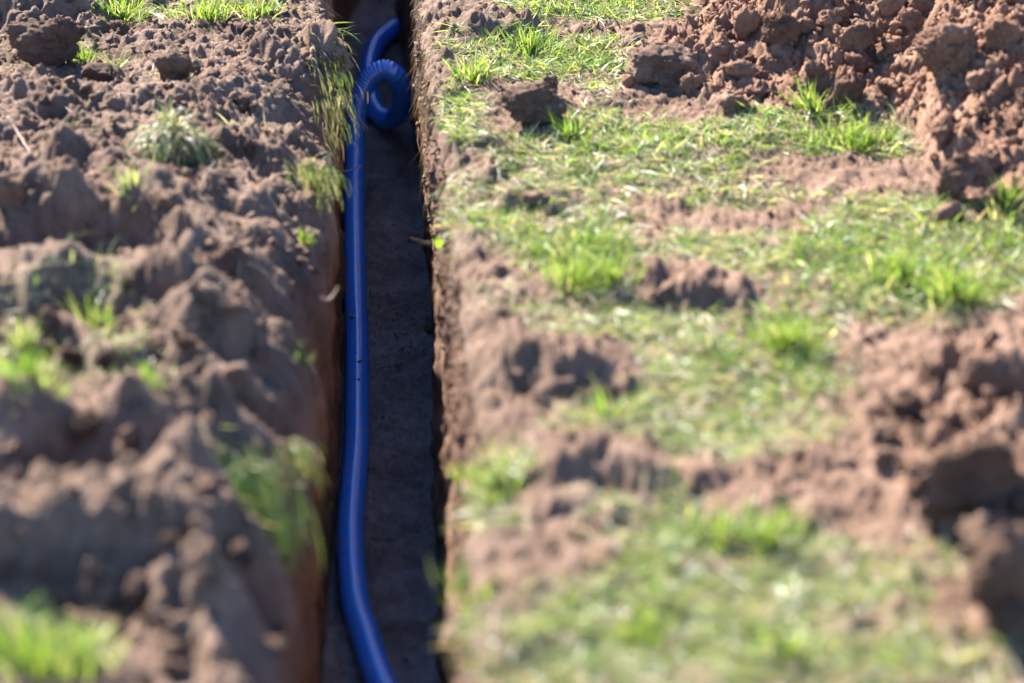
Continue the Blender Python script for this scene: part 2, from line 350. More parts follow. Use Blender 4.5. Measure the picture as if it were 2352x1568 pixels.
Za = np.concatenate([ZL, WL[2][:, 1:], ZFl[:, 1:], WR[2][:, -2::-1], ZR[:, 1:]], 1)
nx = Xa.shape[1]; V = np.stack([Xa.ravel(), Ya.ravel(), Za.ravel()], 1)
iL, iW, iF, iR = XL.shape[1], XL.shape[1] + nw, XL.shape[1] + nw + nf, XL.shape[1] + nw + nf + nw
_, _, _, gM, h1M, h2M, _, _ = masks(Xa.ravel(), Ya.ravel())
heapM = np.maximum(h1M, h2M)
colidx = np.tile(np.arange(nx), ny)
isbank = (colidx < iL) | (colidx >= iR - 1)
tint = np.zeros((len(V), 3), np.float32)
px_, py_ = proj(V[:, 0], V[:, 1], np.zeros(len(V)))
warm = np.clip(.12 + .25 * sstep(1000, 1700, px_), 0, 1)
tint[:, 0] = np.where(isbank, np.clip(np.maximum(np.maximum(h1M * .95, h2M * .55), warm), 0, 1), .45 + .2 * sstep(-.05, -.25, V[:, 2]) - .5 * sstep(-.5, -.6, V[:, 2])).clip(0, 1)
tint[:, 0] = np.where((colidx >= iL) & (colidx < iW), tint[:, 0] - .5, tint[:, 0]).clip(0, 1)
tint[:, 1] = np.where(isbank, gM * .55, 0)
tint[:, 2] = np.where((colidx >= iW) & (colidx < iF), 1.0, 0)  # floor only: mask for the bluish light painted into its colour
ii = (np.arange(ny - 1)[:, None] * nx + np.arange(nx - 1)[None, :])
Q = np.stack([ii, ii + 1, ii + nx + 1, ii + nx], -1)
cc = np.repeat(np.arange(nx - 1)[None, :], ny - 1, 0)
hq = heapM.reshape(ny, nx)[:-1, :-1] > .5
bankq = (cc < iL - 1) | (cc >= iR - 1)
def sub(name, sel, **k):
    q = Q[sel]; u, inv = np.unique(q.ravel(), return_inverse=True)
    me = mesh_from(name, V[u], inv.reshape(-1, 4), tint[u]); return obj(name, me, M_SOIL, kind='structure', **k)
sub('ground', bankq & ~hq)
sub('spoil_heap', bankq & hq)
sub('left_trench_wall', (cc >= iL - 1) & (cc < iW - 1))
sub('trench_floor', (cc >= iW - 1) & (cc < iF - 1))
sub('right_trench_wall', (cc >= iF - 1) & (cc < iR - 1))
def floor_z(x, y):
    i = np.clip(np.searchsorted(ys, y), 0, ny - 1); xx = XF[i]; return float(np.interp(x, xx, ZFl[i]))
def wall_x(side, y, z):
    i = int(np.clip(np.searchsorted(ys, y), 0, ny - 1)); W_ = WL if side < 0 else WR
    zz = W_[2][i][::-1]; xx = W_[0][i][::-1]; return float(np.interp(z, zz, xx))

# ------------------------------------------------------------------ clods
def icos(n):
    import bmesh
    bm = bmesh.new(); bmesh.ops.create_icosphere(bm, subdivisions=n, radius=1)
    v = np.array([q.co[:] for q in bm.verts]); f = np.array([[l.index for l in q.verts] for q in bm.faces]); bm.free(); return v, f
ICO = {n: icos(n) for n in (1, 2, 3, 4, 5)}
def noise3(P, s, octs, gain, seed):
    r = fbm(P[:, 0] + seed, P[:, 1] + seed * .3, s, octs, gain, seed) + fbm(P[:, 1] + seed, P[:, 2] - seed, s, octs, gain, seed + 4) + fbm(P[:, 2] - seed, P[:, 0] + seed, s, octs, gain, seed + 9)
    return r / 2.0
def clod_shape(n, seed, facets=7, rough=1.0, broken=False):
    """unit clod: a lumpy ball cut by random planes so that it has broken faces, then roughened"""
    r_ = np.random.default_rng(seed); v, f = ICO[n]; P = v * (1 + .22 * noise3(v, .9, 2, .5, seed * 1.37)[:, None])
    for _ in range(facets):
        nrm = r_.normal(size=3); nrm /= np.linalg.norm(nrm); c = r_.uniform(.55, .88)
        d = P @ nrm - c; P = P - np.where(d > 0, d, 0)[:, None] * nrm * .9
    if broken:                                             # one larger broken face
        nrm = np.array([r_.uniform(-.35, .35), -1.0, r_.uniform(-.05, .25)]); nrm /= np.linalg.norm(nrm)
        d = P @ nrm - r_.uniform(.35, .5); P = P - np.where(d > 0, d, 0)[:, None] * nrm * .85
    if n >= 3:
        nn = P / np.linalg.norm(P, axis=1, keepdims=True)
        rg = noise3(P, .16, 3, .6, seed + 5.5); P = P + nn * (rough * (.24 * noise3(P, .5, 4, .62, seed + 2.1) + .13 * (.45 - np.abs(rg)) + .04 * noise3(P, .06, 2, .6, seed + 8.5)))[:, None]
    return P, f
def clod(px, py, wpx, hpx, seed, label=None, red=False, depth=1.0, n=4, group=None, rz=None, tilt=0, sink=.14, facets=7, name='soil_clod', mat=None):
    """px, py: where its foot meets the ground; wpx, hpx: its width and height in the photo"""
    p = hit(px, py); dist = np.dot(p - _C, _F); k = dist / FPX
    P, f = clod_shape(n, seed, facets, 1.0, True)
    sx, sz = .5 * wpx * k, .5 * hpx * k / math.cos(PITCH) * .98
    sy = .5 * depth * (sx + sz)
    a = rz if rz is not None else .0
    P = P * np.array([sx, sy, sz]) / np.abs(P).max(0)
    R_ = np.array(Matrix.Rotation(tilt, 3, 'Y') @ Matrix.Rotation(tilt * .5, 3, 'X')); P = P @ R_.T
    P[:, 2] += sz * (1 - sink * 2)
    me = mesh_from(name, P, f)
    return obj(name, me, mat or (M_MID if px > 1450 and py > 600 else M_RED if red else M_CLOD), label=label, cat='clod', group=group, loc=(p[0], p[1] + sy * .75, p[2]))
CLODS = [  # px, py(foot), w, h, seed, red, depth, tilt, label
    (108, 165, 200, 130, 11, 0, .8, .05, 'large dark brown clod with grass on its right side, far left bank'),
    (398, 190, 98, 72, 12, 0, .8, .1, 'angular brown clod standing alone in the middle of the left bank near the top'),
    (24, 480, 84, 90, 13, 0, .9, 0, 'round dark clod cut off by the left edge of the picture'),
    (225, 195, 80, 40, 14, 0, .9, .1, 'low dark clod just right of the large grassy clod on the left bank'),
    (515, 770, 90, 48, 15, 0, .7, -.3, 'pale tilted lump lying on a ridge of the left bank'),
    (165, 470, 80, 60, 16, 0, .9, .1, 'brown clod below the grassy sod on the left bank'),
    (1235, 295, 180, 95, 17, 0, .9, 0, 'broad grey-brown clod on the right bank close to the trench'),
    (1262, 225, 55, 40, 18, 0, .9, .3, 'small brown clod sitting on top of the broad clod by the trench'),
    (1530, 205, 170, 95, 19, 0, .9, .05, 'grey-brown mound-shaped clod at the foot of the reddish spoil heap'),
    (1450, 205, 50, 34, 20, 1, .9, .2, 'small reddish clod left of the mound-shaped clod'),
    (1716, 98, 66, 78, 21, 1, .35, -.15, 'flat pointed clod standing upright on the spoil heap'),
    (1795, 115, 105, 85, 22, 1, .6, -.4, 'slanting slab of red earth beside the flat pointed clod'),
    (1850, 62, 60, 44, 23, 1, .8, .2, 'small block of red earth behind the slanting slab'),
    (1955, 240, 78, 88, 24, 1, .7, .1, 'sharp-edged red clod with a flat face in the middle of the spoil heap'),
    (1978, 158, 116, 66, 25, 1, .7, -.35, 'tilted wedge of red earth above the sharp-edged clod'),
    (2190, 185, 190, 125, 26, 1, .7, .05, 'massive dark lump high on the spoil heap at the upper right'),
    (2210, 180, 90, 86, 27, 1, .7, -.2, 'pointed clod leaning against the massive lump'),
    (2246, 216, 68, 66, 28, 1, .9, .1, 'rounded red clod below the massive lump'),
    (2038, 235, 56, 50, 29, 1, .9, .2, 'squat clod right of the sharp-edged clod on the heap'),
    (2310, 110, 100, 80, 30, 1, .9, .1, 'red clod at the upper right corner of the picture'),
    (1930, 50, 60, 60, 31, 1, .7, .4, 'small steep clod near the top edge of the heap'),
    (2050, 40, 90, 60, 32, 1, .8, .2, 'broad clod at the top edge above the wedge'),
    (2200, 460, 120, 90, 33, 1, .8, -.35, 'wedge-shaped brown clod at the lower foot of the spoil heap'),
    (2175, 520, 90, 50, 34, 1, .6, -.5, 'slanting brown slab under the wedge-shaped clod'),
    (1870, 190, 60, 44, 35, 1, .8, .2, 'small brown clod left of the sharp-edged clod'),
    (1700, 190, 84, 44, 36, 1, .8, .1, 'low flat clod on the lower left slope of the heap'),
    (1690, 262, 80, 46, 37, 1, .8, .2, 'pale-topped clod at the lower left edge of the heap'),
    (2255, 1200, 340, 200, 38, 1, .6, -.06, 'big blurred slab of earth with a shaded face at the right'),
    (2320, 1440, 190, 270, 39, 0, .6, .05, 'big blurred upright clod at the right edge, lower right'),
    (2310, 930, 190, 140, 40, 1, .9, .2, 'blurred earth clod on the small heap at the right edge'),
    (2040, 1080, 70, 50, 41, 1, .9, .2, 'blurred reddish clod at the left foot of the small heap'),
    (2085, 970, 90, 70, 42, 1, .9, .3, 'blurred reddish clod high on the small heap'),
    (1640, 690, 90, 50, 43, 1, .9, .2, 'reddish clod in the bare hollow amid the grass'),
    (1540, 700, 80, 54, 44, 1, .9, .1, 'brown clod at the left of the bare hollow amid the grass'),
    (1230, 480, 70, 40, 45, 0, .9, .1, 'small brown clod in the turf of the right bank below the broad clod'),
]
NICK = dict(zip((c[4] for c in CLODS), ['large grassy clod', 'angular lone clod', 'round left-edge clod', 'low dark clod', 'pale tilted lump', 'clod below the grassy sod', 'broad clod by the trench', 'small perched clod', 'mound-shaped clod', 'small mound-side clod',
    'flat pointed clod', 'slanting slab', 'small block behind the slab', 'sharp-edged red clod', 'tilted wedge', 'massive dark lump', 'pointed leaning clod', 'rounded red clod', 'squat clod', 'upper right corner clod', 'small steep clod', 'broad top-edge clod', 'wedge-shaped brown clod', 'slanting brown slab', 'small brown heap clod', 'low flat clod', 'pale-topped clod',
    'big blurred slab', 'big upright clod', 'blurred small-heap clod', 'heap foot clod', 'high small-heap clod', 'reddish clod in the hollow', 'brown clod at the hollow', 'small clod in the turf']))
SHORT = {c[4]: NICK[c[4]] for c in CLODS}
for px, py, w_, h_, sd, rd, dp, tl, lb in CLODS:
    clod(px, py, w_, h_, sd, lb, bool(rd), dp, 5 if w_ > 90 else 4, None, tilt=tl)
# medium clods strewn over the heap and the left bank: copies of a few shapes
LAND = [(NICK[c[4]], c[0], c[1] - c[3] * .4) for c in CLODS] + [('grassy dome of sod', 388, 350), ('sparse ridge tuft', 220, 740), ('left edge tuft', 40, 790), ('left edge green patch', 70, 930),
    ('bottom left corner tuft', 70, 1500), ('bent pale stalk', 530, 650), ('dark green hanging sod', 560, 1130), ('top edge grass tufts', 450, 40), ('large torn lip sod', 690, 180), ('lower torn lip sod', 720, 400), ('pale left tuft', 330, 900), ('dark foreground hollow', 200, 1170), ('left ridge end', 90, 1290), ('right ridge end', 470, 1300), ('reddish left stalk', 45, 330)]
protos = {True: [], False: []}
for rd in (True, False):
    for k in range(9):
        P, f = clod_shape(4, 60 + k + (10 if rd else 0), 9, 1.5); P = P / np.abs(P).max()
        me = mesh_from('loose_clod', P, f); me.materials.append(M_RED if rd else M_CLOD); protos[rd].append(me)
r2 = np.random.default_rng(21)
def strew(n, rd, test, smin, smax, label, group):
    k = 0; tries = 0
    while k < n and tries < n * 60:
        tries += 1
        px, py = r2.uniform(-20, 2370), r2.uniform(-60, 1568)
        if not test(px, py): continue
        p = hit(px, py)
        s_ = smin * (smax / smin) ** (r2.random() ** 1.8)
        qx, qy = proj(p[0], p[1], p[2]); sizew = 'pebble-sized' if s_ < .015 else 'walnut-sized' if s_ < .023 else 'egg-sized'
        lm = min(LAND, key=lambda c: (c[1] - qx) ** 2 + (1.6 * (c[2] - qy)) ** 2); dx_, dy_ = qx - lm[1], 1.6 * (qy - lm[2]); ds_ = math.hypot(dx_, dy_)
        lr = 'right of' if dx_ > .41 * ds_ else 'left of' if dx_ < -.41 * ds_ else ''; fb = 'in front of' if dy_ > .41 * ds_ else 'behind' if dy_ < -.41 * ds_ else ''
        near_ = 'just' if ds_ < 70 else 'some way' if ds_ < 150 else 'well'
        side_ = (near_ + ' ' + ' and '.join(t for t in (fb if not lr else fb.replace(' of', ''), lr) if t))
        lb_ = f"{sizew} {'reddish' if rd else 'brown'} clod {side_} the {lm[0]}"
        o = obj('loose_clod', protos[rd][r2.integers(9)], None, label=lb_, cat='clod', group=group, loc=(p[0], p[1], p[2] + s_ * .08))
        o.scale = (s_ * r2.uniform(.8, 1.3), s_ * r2.uniform(.8, 1.2), s_ * r2.uniform(.6, .95)); o.rotation_euler = tuple(r2.uniform(-1.4, 1.4, 2)) + (r2.uniform(0, 6.28),)
        k += 1
def in_heap(px, py): return heap_depth(np.array([px]), np.array([py]))[0] > .02
strew(148, True, in_heap, .011, .034, 'small loose clod of reddish earth among many on the spoil heap', 'loose clods on the spoil heap')
strew(36, False, lambda a, b: blobs(np.array([a]), np.array([b]), HEAP2)[0] > .5, .012, .04, 'small blurred clod of reddish earth on the heap at the right edge', 'loose clods on the small heap')
strew(62, False, lambda a, b: a < 640 and b > 0, .012, .030, 'small loose clod of grey-brown topsoil on the left bank', 'loose clods on the left bank')

for k in range(18):
    y_ = 3.1 + 4.0 * r2.random() ** .8; t_ = r2.uniform(.42, .95); x_ = float(flL(y_) * (1 - t_) + flR(y_) * t_); s_ = .006 * 3.2 ** (r2.random() ** 1.6)
    fx, fy = proj(x_, y_, ZF); where = 'beside the right wall' if t_ > .75 else 'in the middle' if t_ > .58 else 'close to the pipe'
    far = 'near the bottom edge' if fy > 1150 else 'in the lower half' if fy > 784 else 'in the upper half' if fy > 330 else 'beyond the loop'
    o = obj('loose_clod', protos[False][r2.integers(9)], None, label=f'small dark clod on the trench floor {where}, {far}', cat='clod', group='clods fallen to the trench floor', loc=(x_, y_, floor_z(x_, y_) + s_ * .3))
    o.scale = (s_ * r2.uniform(.9, 1.3), s_, s_ * r2.uniform(.6, .9)); o.rotation_euler = tuple(r2.uniform(-.6, .6, 3))
strew(34, False, lambda a, b: a < 560 and b > 640, .014, .040, '', 'loose clods on the left bank')
# crumbs too small and too many to count
cr_base = [clod_shape(1, 200 + k, 9)[0] * np.random.default_rng(k).uniform(.75, 1.3, (12, 1)) for k in range(10)]; cr_f = ICO[1][1]
r3 = np.random.default_rng(33)
def crumbs(name, P, S, tn, label):
    n = len(P); nv = len(cr_base[0]); Vv = np.empty((n, nv, 3)); k = r3.integers(0, 10, n); B = np.array(cr_base)[k]
    a = r3.uniform(0, 6.28, n); c, s_ = np.cos(a), np.sin(a)
    B = B * r3.uniform(.5, 1.4, (n, 1, 3)); B = B + .35 * r3.normal(size=(n, 1, 3)) * B[..., [1, 2, 0]]
    Vv[..., 0] = B[..., 0] * c[:, None] - B[..., 1] * s_[:, None]; Vv[..., 1] = B[..., 0] * s_[:, None] + B[..., 1] * c[:, None]; Vv[..., 2] = B[..., 2]
    Vv = Vv * S[:, None, None] + P[:, None, :]
    Fc = (cr_f[None] + (np.arange(n) * nv)[:, None, None]).reshape(-1, 3)
    t_ = np.repeat(tn, nv, 0)
    return obj(name, mesh_from(name, Vv.reshape(-1, 3), Fc, t_), M_SOIL, label=label, cat='soil crumbs', kind='stuff')
def scatter(n, x0, x1, y0, y1, keep):
    x = r3.uniform(x0, x1, n); y = r3.uniform(y0, y1, n)
    ok = (x < edgeL(y) - .004) | (x > edgeR(y) + .004); x, y = x[ok], y[ok]
    px, py, right, g, h1, h2, hd, bare = masks(x, y); heap = np.maximum(h1, h2)
    ok = r3.random(len(x)) < keep(right, g, heap, bare, px, py); x, y, heap, right = x[ok], y[ok], heap[ok], right[ok]
    return x, y, heap, right
x, y, hp, rt = scatter(18000, -1.7, .1, 1.7, 6.0, lambda r, g, h, b, px, py: np.where(r, 0, (1 - .7 * g) * .8))
S = .0022 * (5.0 ** (r3.random(len(x)) ** 2.2)); P = np.stack([x, y, ground_z(x, y) + S * .35], 1)
crumbs('soil_crumbs', P, S, np.stack([np.full(len(x), .15), 0 * x, 0 * x], 1), 'fine grey-brown soil crumbs strewn over the left bank')
x, y, hp, rt = scatter(30000, .15, 1.9, 2.5, 6.2, lambda r, g, h, b, px, py: np.where(r, np.clip(h * .9 + b * .35 + .14, 0, 1), 0))
S = np.where(hp > .5, .0022, .0018) * (4.6 ** (r3.random(len(x)) ** 2.0)); P = np.stack([x, y, ground_z(x, y) + S * .35], 1)
hot = hp > .5
crumbs('soil_crumbs', P[hot], S[hot], np.stack([np.full(hot.sum(), .95), 0 * x[hot], 0 * x[hot]], 1), 'fine reddish crumbs covering the spoil heap')
crumbs('soil_crumbs', P[~hot], S[~hot], np.stack([np.full((~hot).sum(), .4), 0 * x[~hot], 0 * x[~hot]], 1), 'brown crumbs on the bare patches of the right bank')
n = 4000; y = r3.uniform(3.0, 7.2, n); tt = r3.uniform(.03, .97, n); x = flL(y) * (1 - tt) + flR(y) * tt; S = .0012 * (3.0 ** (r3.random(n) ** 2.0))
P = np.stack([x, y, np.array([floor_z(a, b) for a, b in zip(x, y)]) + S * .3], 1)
crumbs('soil_crumbs', P, S, np.stack([np.full(n, .05), 0 * x, np.full(n, .9)], 1), 'fine crumbs on the shaded trench floor')  # crumbs carry the same painted bluish light as the floor
# crumbs clinging to the sunlit top of the right wall
n = 2600; y = r3.uniform(2.6, 5.4, n); z = -.02 - .26 * r3.random(n) ** 1.6; S = .0022 * (4.0 ** (r3.random(n) ** 2))
P = np.stack([np.array([wall_x(1, b, c) for b, c in zip(y, z)]), y, z], 1)
crumbs('soil_crumbs', P, S, np.stack([np.full(n, .35), 0 * y, 0 * y], 1), 'crumbs clinging to the sunlit upper part of the right trench wall')

# ------------------------------------------------------------------ the pipe
def catmull(P, per=24):
    P = np.array(P); Q_ = np.vstack([2 * P[0] - P[1], P, 2 * P[-1] - P[-2]]); out = []
    for i in range(1, len(Q_) - 2):
        a, b, c, d = Q_[i - 1:i + 3]; t = np.linspace(0, 1, per, endpoint=False)[:, None]
        out.append(.5 * (2 * b + (c - a) * t + (2 * a - 5 * b + 4 * c - d) * t ** 2 + (3 * b - a - 3 * c + d) * t ** 3))
    return np.vstack(out + [P[-1:]])
def resample(C, step):
    d = np.r_[0, np.cumsum(np.linalg.norm(np.diff(C, axis=0), axis=1))]; q = np.arange(0, d[-1], step)
    return np.stack([np.interp(q, d, C[:, k]) for k in range(3)], 1), q
def tube(C, rad, seg):
    T = np.gradient(C, axis=0); T /= np.linalg.norm(T, axis=1, keepdims=True)
    nrm = np.cross(T[0], [0.31, .2, .93]); nrm /= np.linalg.norm(nrm); Ns = np.empty_like(C); Ns[0] = nrm
    for i in range(1, len(C)):
        nrm = nrm - T[i] * np.dot(nrm, T[i]); nrm /= np.linalg.norm(nrm); Ns[i] = nrm
    B = np.cross(T, Ns); a = np.linspace(0, 2 * np.pi, seg, endpoint=False)
    V_ = C[:, None] + rad[:, None, None] * (np.cos(a)[None, :, None] * Ns[:, None] + np.sin(a)[None, :, None] * B[:, None])
    n_ = len(C); i0 = (np.arange(n_ - 1)[:, None] * seg + np.arange(seg)[None]); i1 = (np.arange(n_ - 1)[:, None] * seg + (np.arange(seg)[None] + 1) % seg)
    return V_.reshape(-1, 3), np.stack([i0, i1, i1 + seg, i0 + seg], -1).reshape(-1, 4)
PIPE_R = .0255
PP = [(1120, 1990, .20), (1030, 1850, .12), (950, 1710, .065), (876, 1568, .036), (838, 1455, .03), (814, 1369, .03), (805, 1228, .03), (811, 1120, .03), (819, 1017, .03), (820, 880, .03), (820, 780, .03), (817, 690, .03), (815, 600, .03), (814, 500, .038),
      (814, 420, .062), (815, 350, .100), (817, 300, .138), (822, 250, .185), (833, 208, .230), (853, 176, .264), (884, 161, .280), (911, 176, .262), (924, 212, .195), (921, 248, .118), (906, 270, .060), (884, 274, .036), (864, 257, .032), (853, 232, .034), (847, 200, .037), (846, 168, .04), (851, 136, .04), (866, 100, .04), (900, 70, .036), (952, 42, .034), (1010, 5, .034), (1060, -40, .034)]
C = catmull([at(a, b, ZF + h) for a, b, h in PP]); PITCH_R = .0080
C, q = resample(C, PITCH_R / 5)
ph = (q / PITCH_R) % 1.0; prof = np.clip(.5 - .5 * np.cos(2 * np.pi * ph), 0, 1) ** .62
V_, F_ = tube(C, PIPE_R - .0024 * (1 - prof), 26)
pipe = obj('corrugated_pipe', mesh_from('corrugated_pipe', V_, F_, smooth=True), M_PIPE, label='long blue corrugated plastic pipe lying in the trench with a loop at its far end', cat='pipe')
PIPE_C = C
def pipe_top(px, py):
    qx, qy = proj(C[:, 0], C[:, 1], C[:, 2]); i = int(np.argmin((qx - px) ** 2 + (qy - py) ** 2)); return C[i]
for px, py, sz_, lb in ((809, 750, .0055, 'tiny brown crumb on the left flank of the blue pipe'), (826, 852, .0045, 'tiny dark crumb on the highlight of the blue pipe'), (825, 893, .003, 'smallest dark speck on the pipe below the dark crumb'), (838, 208, .010, 'flat dark flake of earth on the rising part of the blue pipe'), (799, 1065, .004, 'reddish speck of earth on the lower part of the pipe')):
    c = pipe_top(px, py); qx, _ = proj(c[0], c[1], c[2]); off = np.clip((px - qx) * 5.4 / FPX, -.02, .02)
    P, f = clod_shape(2, int(px), 5); P = P * sz_ * np.array([1.2, .9, .6])
    obj('soil_crumb', mesh_from('soil_crumb', P, f), M_CLOD, label=lb, cat='soil crumb', loc=(c[0] + off, c[1] - .004, c[2] + math.sqrt(max(PIPE_R ** 2 - off ** 2, 1e-6)) + sz_ * .1))

# ------------------------------------------------------------------ grass
r4 = np.random.default_rng(44)
GREEN = np.array([(.110, .185, .030), (.085, .150, .028), (.145, .225, .040), (.195, .260, .070), (.055, .110, .040), (.22, .26, .11)])
STRAW = np.array([(.40, .35, .23), (.33, .28, .18), (.28, .26, .16), (.46, .42, .31), (.21, .16, .11)])
def blades(P, D, Ln, Wd, droop, cols, nseg=4, curl=.25):
    """tapered, curving leaf blades: roots P, start directions D, lengths, widths, droop"""
    n = len(P); D = D / np.linalg.norm(D, axis=1, keepdims=True)
    side = np.cross(D, np.array([0, 0, 1.0]) + .3 * r4.normal(size=(n, 3))); side /= np.linalg.norm(side, axis=1, keepdims=True) + 1e-9
    spin = r4.normal(0, .7, n)[:, None]; up = np.cross(side, D); side = side * np.cos(spin) + up * np.sin(spin)
    bendv = r4.normal(0, curl, (n, 3)); bendv[:, 2] = 0
    pos = P.copy(); rows = []; prof_ = [.75, 1.0, .9, .62, 0.0] if nseg == 4 else [.8, 1, .7, 0.0]
    for k in range(nseg + 1):
        hw = (Wd * .5 * prof_[k])[:, None]
        rows.append((pos - side * hw, pos + side * hw) if k < nseg else (pos,))
        D = D + (np.array([0, 0, -1.0]) * droop[:, None] + bendv) / nseg; D /= np.linalg.norm(D, axis=1, keepdims=True)
        pos = pos + D * (Ln / nseg)[:, None]
    V_ = np.stack([a for r in rows for a in r], 1); nv = V_.shape[1]
    fc = []
    for k in range(nseg - 1): a = 2 * k; fc += [(a, a + 1, a + 3), (a, a + 3, a + 2)]
    a = 2 * (nseg - 1); fc.append((a, a + 1, a + 2))
    Fc = (np.array(fc)[None] + (np.arange(n) * nv)[:, None, None]).reshape(-1, 3)
    g_ = np.linspace(.85, 1.15, nv)[None, :, None]
    return V_.reshape(-1, 3), Fc, np.repeat(cols[:, None, :], nv, 1).reshape(-1, 3)
def pick(n, straw):
    c = np.where((r4.random(n) < straw)[:, None], STRAW[r4.integers(0, len(STRAW), n)], GREEN[r4.integers(0, len(GREEN), n)])
    return c * r4.uniform(.75, 1.3, (n, 1))
STAND = [(1230, 130, 210, 75, 1), (1370, 20, 230, 42, 1), (1950, 320, 190, 55, .8), (1340, 610, 130, 85, 1), (2080, 620, 270, 100, .9), (1820, 760, 110, 65, 1), (1250, 520, 160, 50, .5), (2310, 560, 90, 80, .8),
         (270, 26, 80, 40, 1), (500, 30, 160, 36, 1), (60, 860, 150, 120, .8), (240, 740, 120, 50, .8), (110, 1510, 180, 80, 1), (1120, 1110, 90, 80, .7), (1700, 1240, 200, 50, .7)]
def lie(n, up_lo, up_hi):
    a = r4.uniform(0, 2 * np.pi, n); u = r4.uniform(up_lo, up_hi, n); return np.stack([np.cos(a), np.sin(a), u], 1)
def turf(n, x0, x1, y0, y1, want_right, label):
    x = r4.uniform(x0, x1, n); y = r4.uniform(y0, y1, n)
    ok = (x < edgeL(y) + .0) | (x > edgeR(y) - .0); x, y = x[ok], y[ok]
    px, py, right, g, h1, h2, hd, bare = masks(x, y)
    patch = sstep(-.58, .28, perlin(x * 13, y * 13) + .5 * perlin(x * 31, y * 31))
    ok = (right == want_right) & (r4.random(len(x)) < g ** 1.2 * (.16 + .84 * patch)); x, y, g = x[ok], y[ok], g[ok]
    n = len(x); z = ground_z(x, y)
    upm = blobs(*proj(x, y, 0.0), STAND)
    standing = sstep(.0, .6, perlin(x * 4.3 + 3, y * 4.3) + .3 * perlin(x * 15, y * 15)) * .5 + .06 + .45 * upm
    st = r4.random(n) < standing
    D = np.where(st[:, None], lie(n, .5, 2.2), lie(n, .02, .32))
    Ln = np.where(st, r4.uniform(.022, .058, n), r4.uniform(.02, .065, n)); Wd = np.where(st, r4.uniform(.0014, .0032, n), r4.uniform(.0009, .0026, n))
    dr = np.where(st, r4.uniform(.2, 1.3, n), r4.uniform(.1, .5, n))
    V_, F2, c2 = blades(np.stack([x, y, z + np.where(st, -.002, .003)], 1), D, Ln, Wd, dr, pick(n, 0.0) * 0 + np.where(st[:, None], pick(n, .12), pick(n, .46)), 3)
    print('blades', label, n)
    return obj('grass', mesh_from('grass', V_, F2, c2), M_GRASS, label=label, cat='grass', kind='stuff')
turf(780000, .05, 2.6, 1.4, 6.6, True, 'trampled short grass and dry thatch covering the right bank')
turf(230000, -1.9, .15, 1.4, 6.6, False, 'short grass growing in patches on the left bank')
def tuft(px, py, n, spread, hgt, label, straw=.08, lean=(0, 0), droop=(.2, .9), width=(.0016, .0036), on=None):
    hgt *= .82; n = int(n * 1.25)
    p = hit(px, py) if on is None else np.array(on)
    a = r4.uniform(0, 2 * np.pi, n); q = np.minimum(np.abs(r4.normal(0, .5, n)), 1.05 * r4.random(n) ** .3); dx, dy = np.cos(a) * q * spread, np.sin(a) * q * spread
    P = np.stack([dx, dy, ground_z(p[0] + dx, p[1] + dy) - p[2] - .003], 1) if on is None else np.stack([dx, dy, -.25 * q * spread], 1)
    D = np.stack([np.cos(a) * q * .6 + lean[0] + r4.normal(0, .2, n), np.sin(a) * q * .6 + lean[1] + r4.normal(0, .2, n), np.full(n, 1.0)], 1)
    V_, F2, c2 = blades(P, D, hgt * r4.uniform(.45, 1.1, n), r4.uniform(*width, n), r4.uniform(*droop, n), pick(n, straw), 4)
    return obj('grass_tuft', mesh_from('grass_tuft', V_, F2, c2), M_GRASS, label=label, cat='grass tuft', loc=tuple(p))
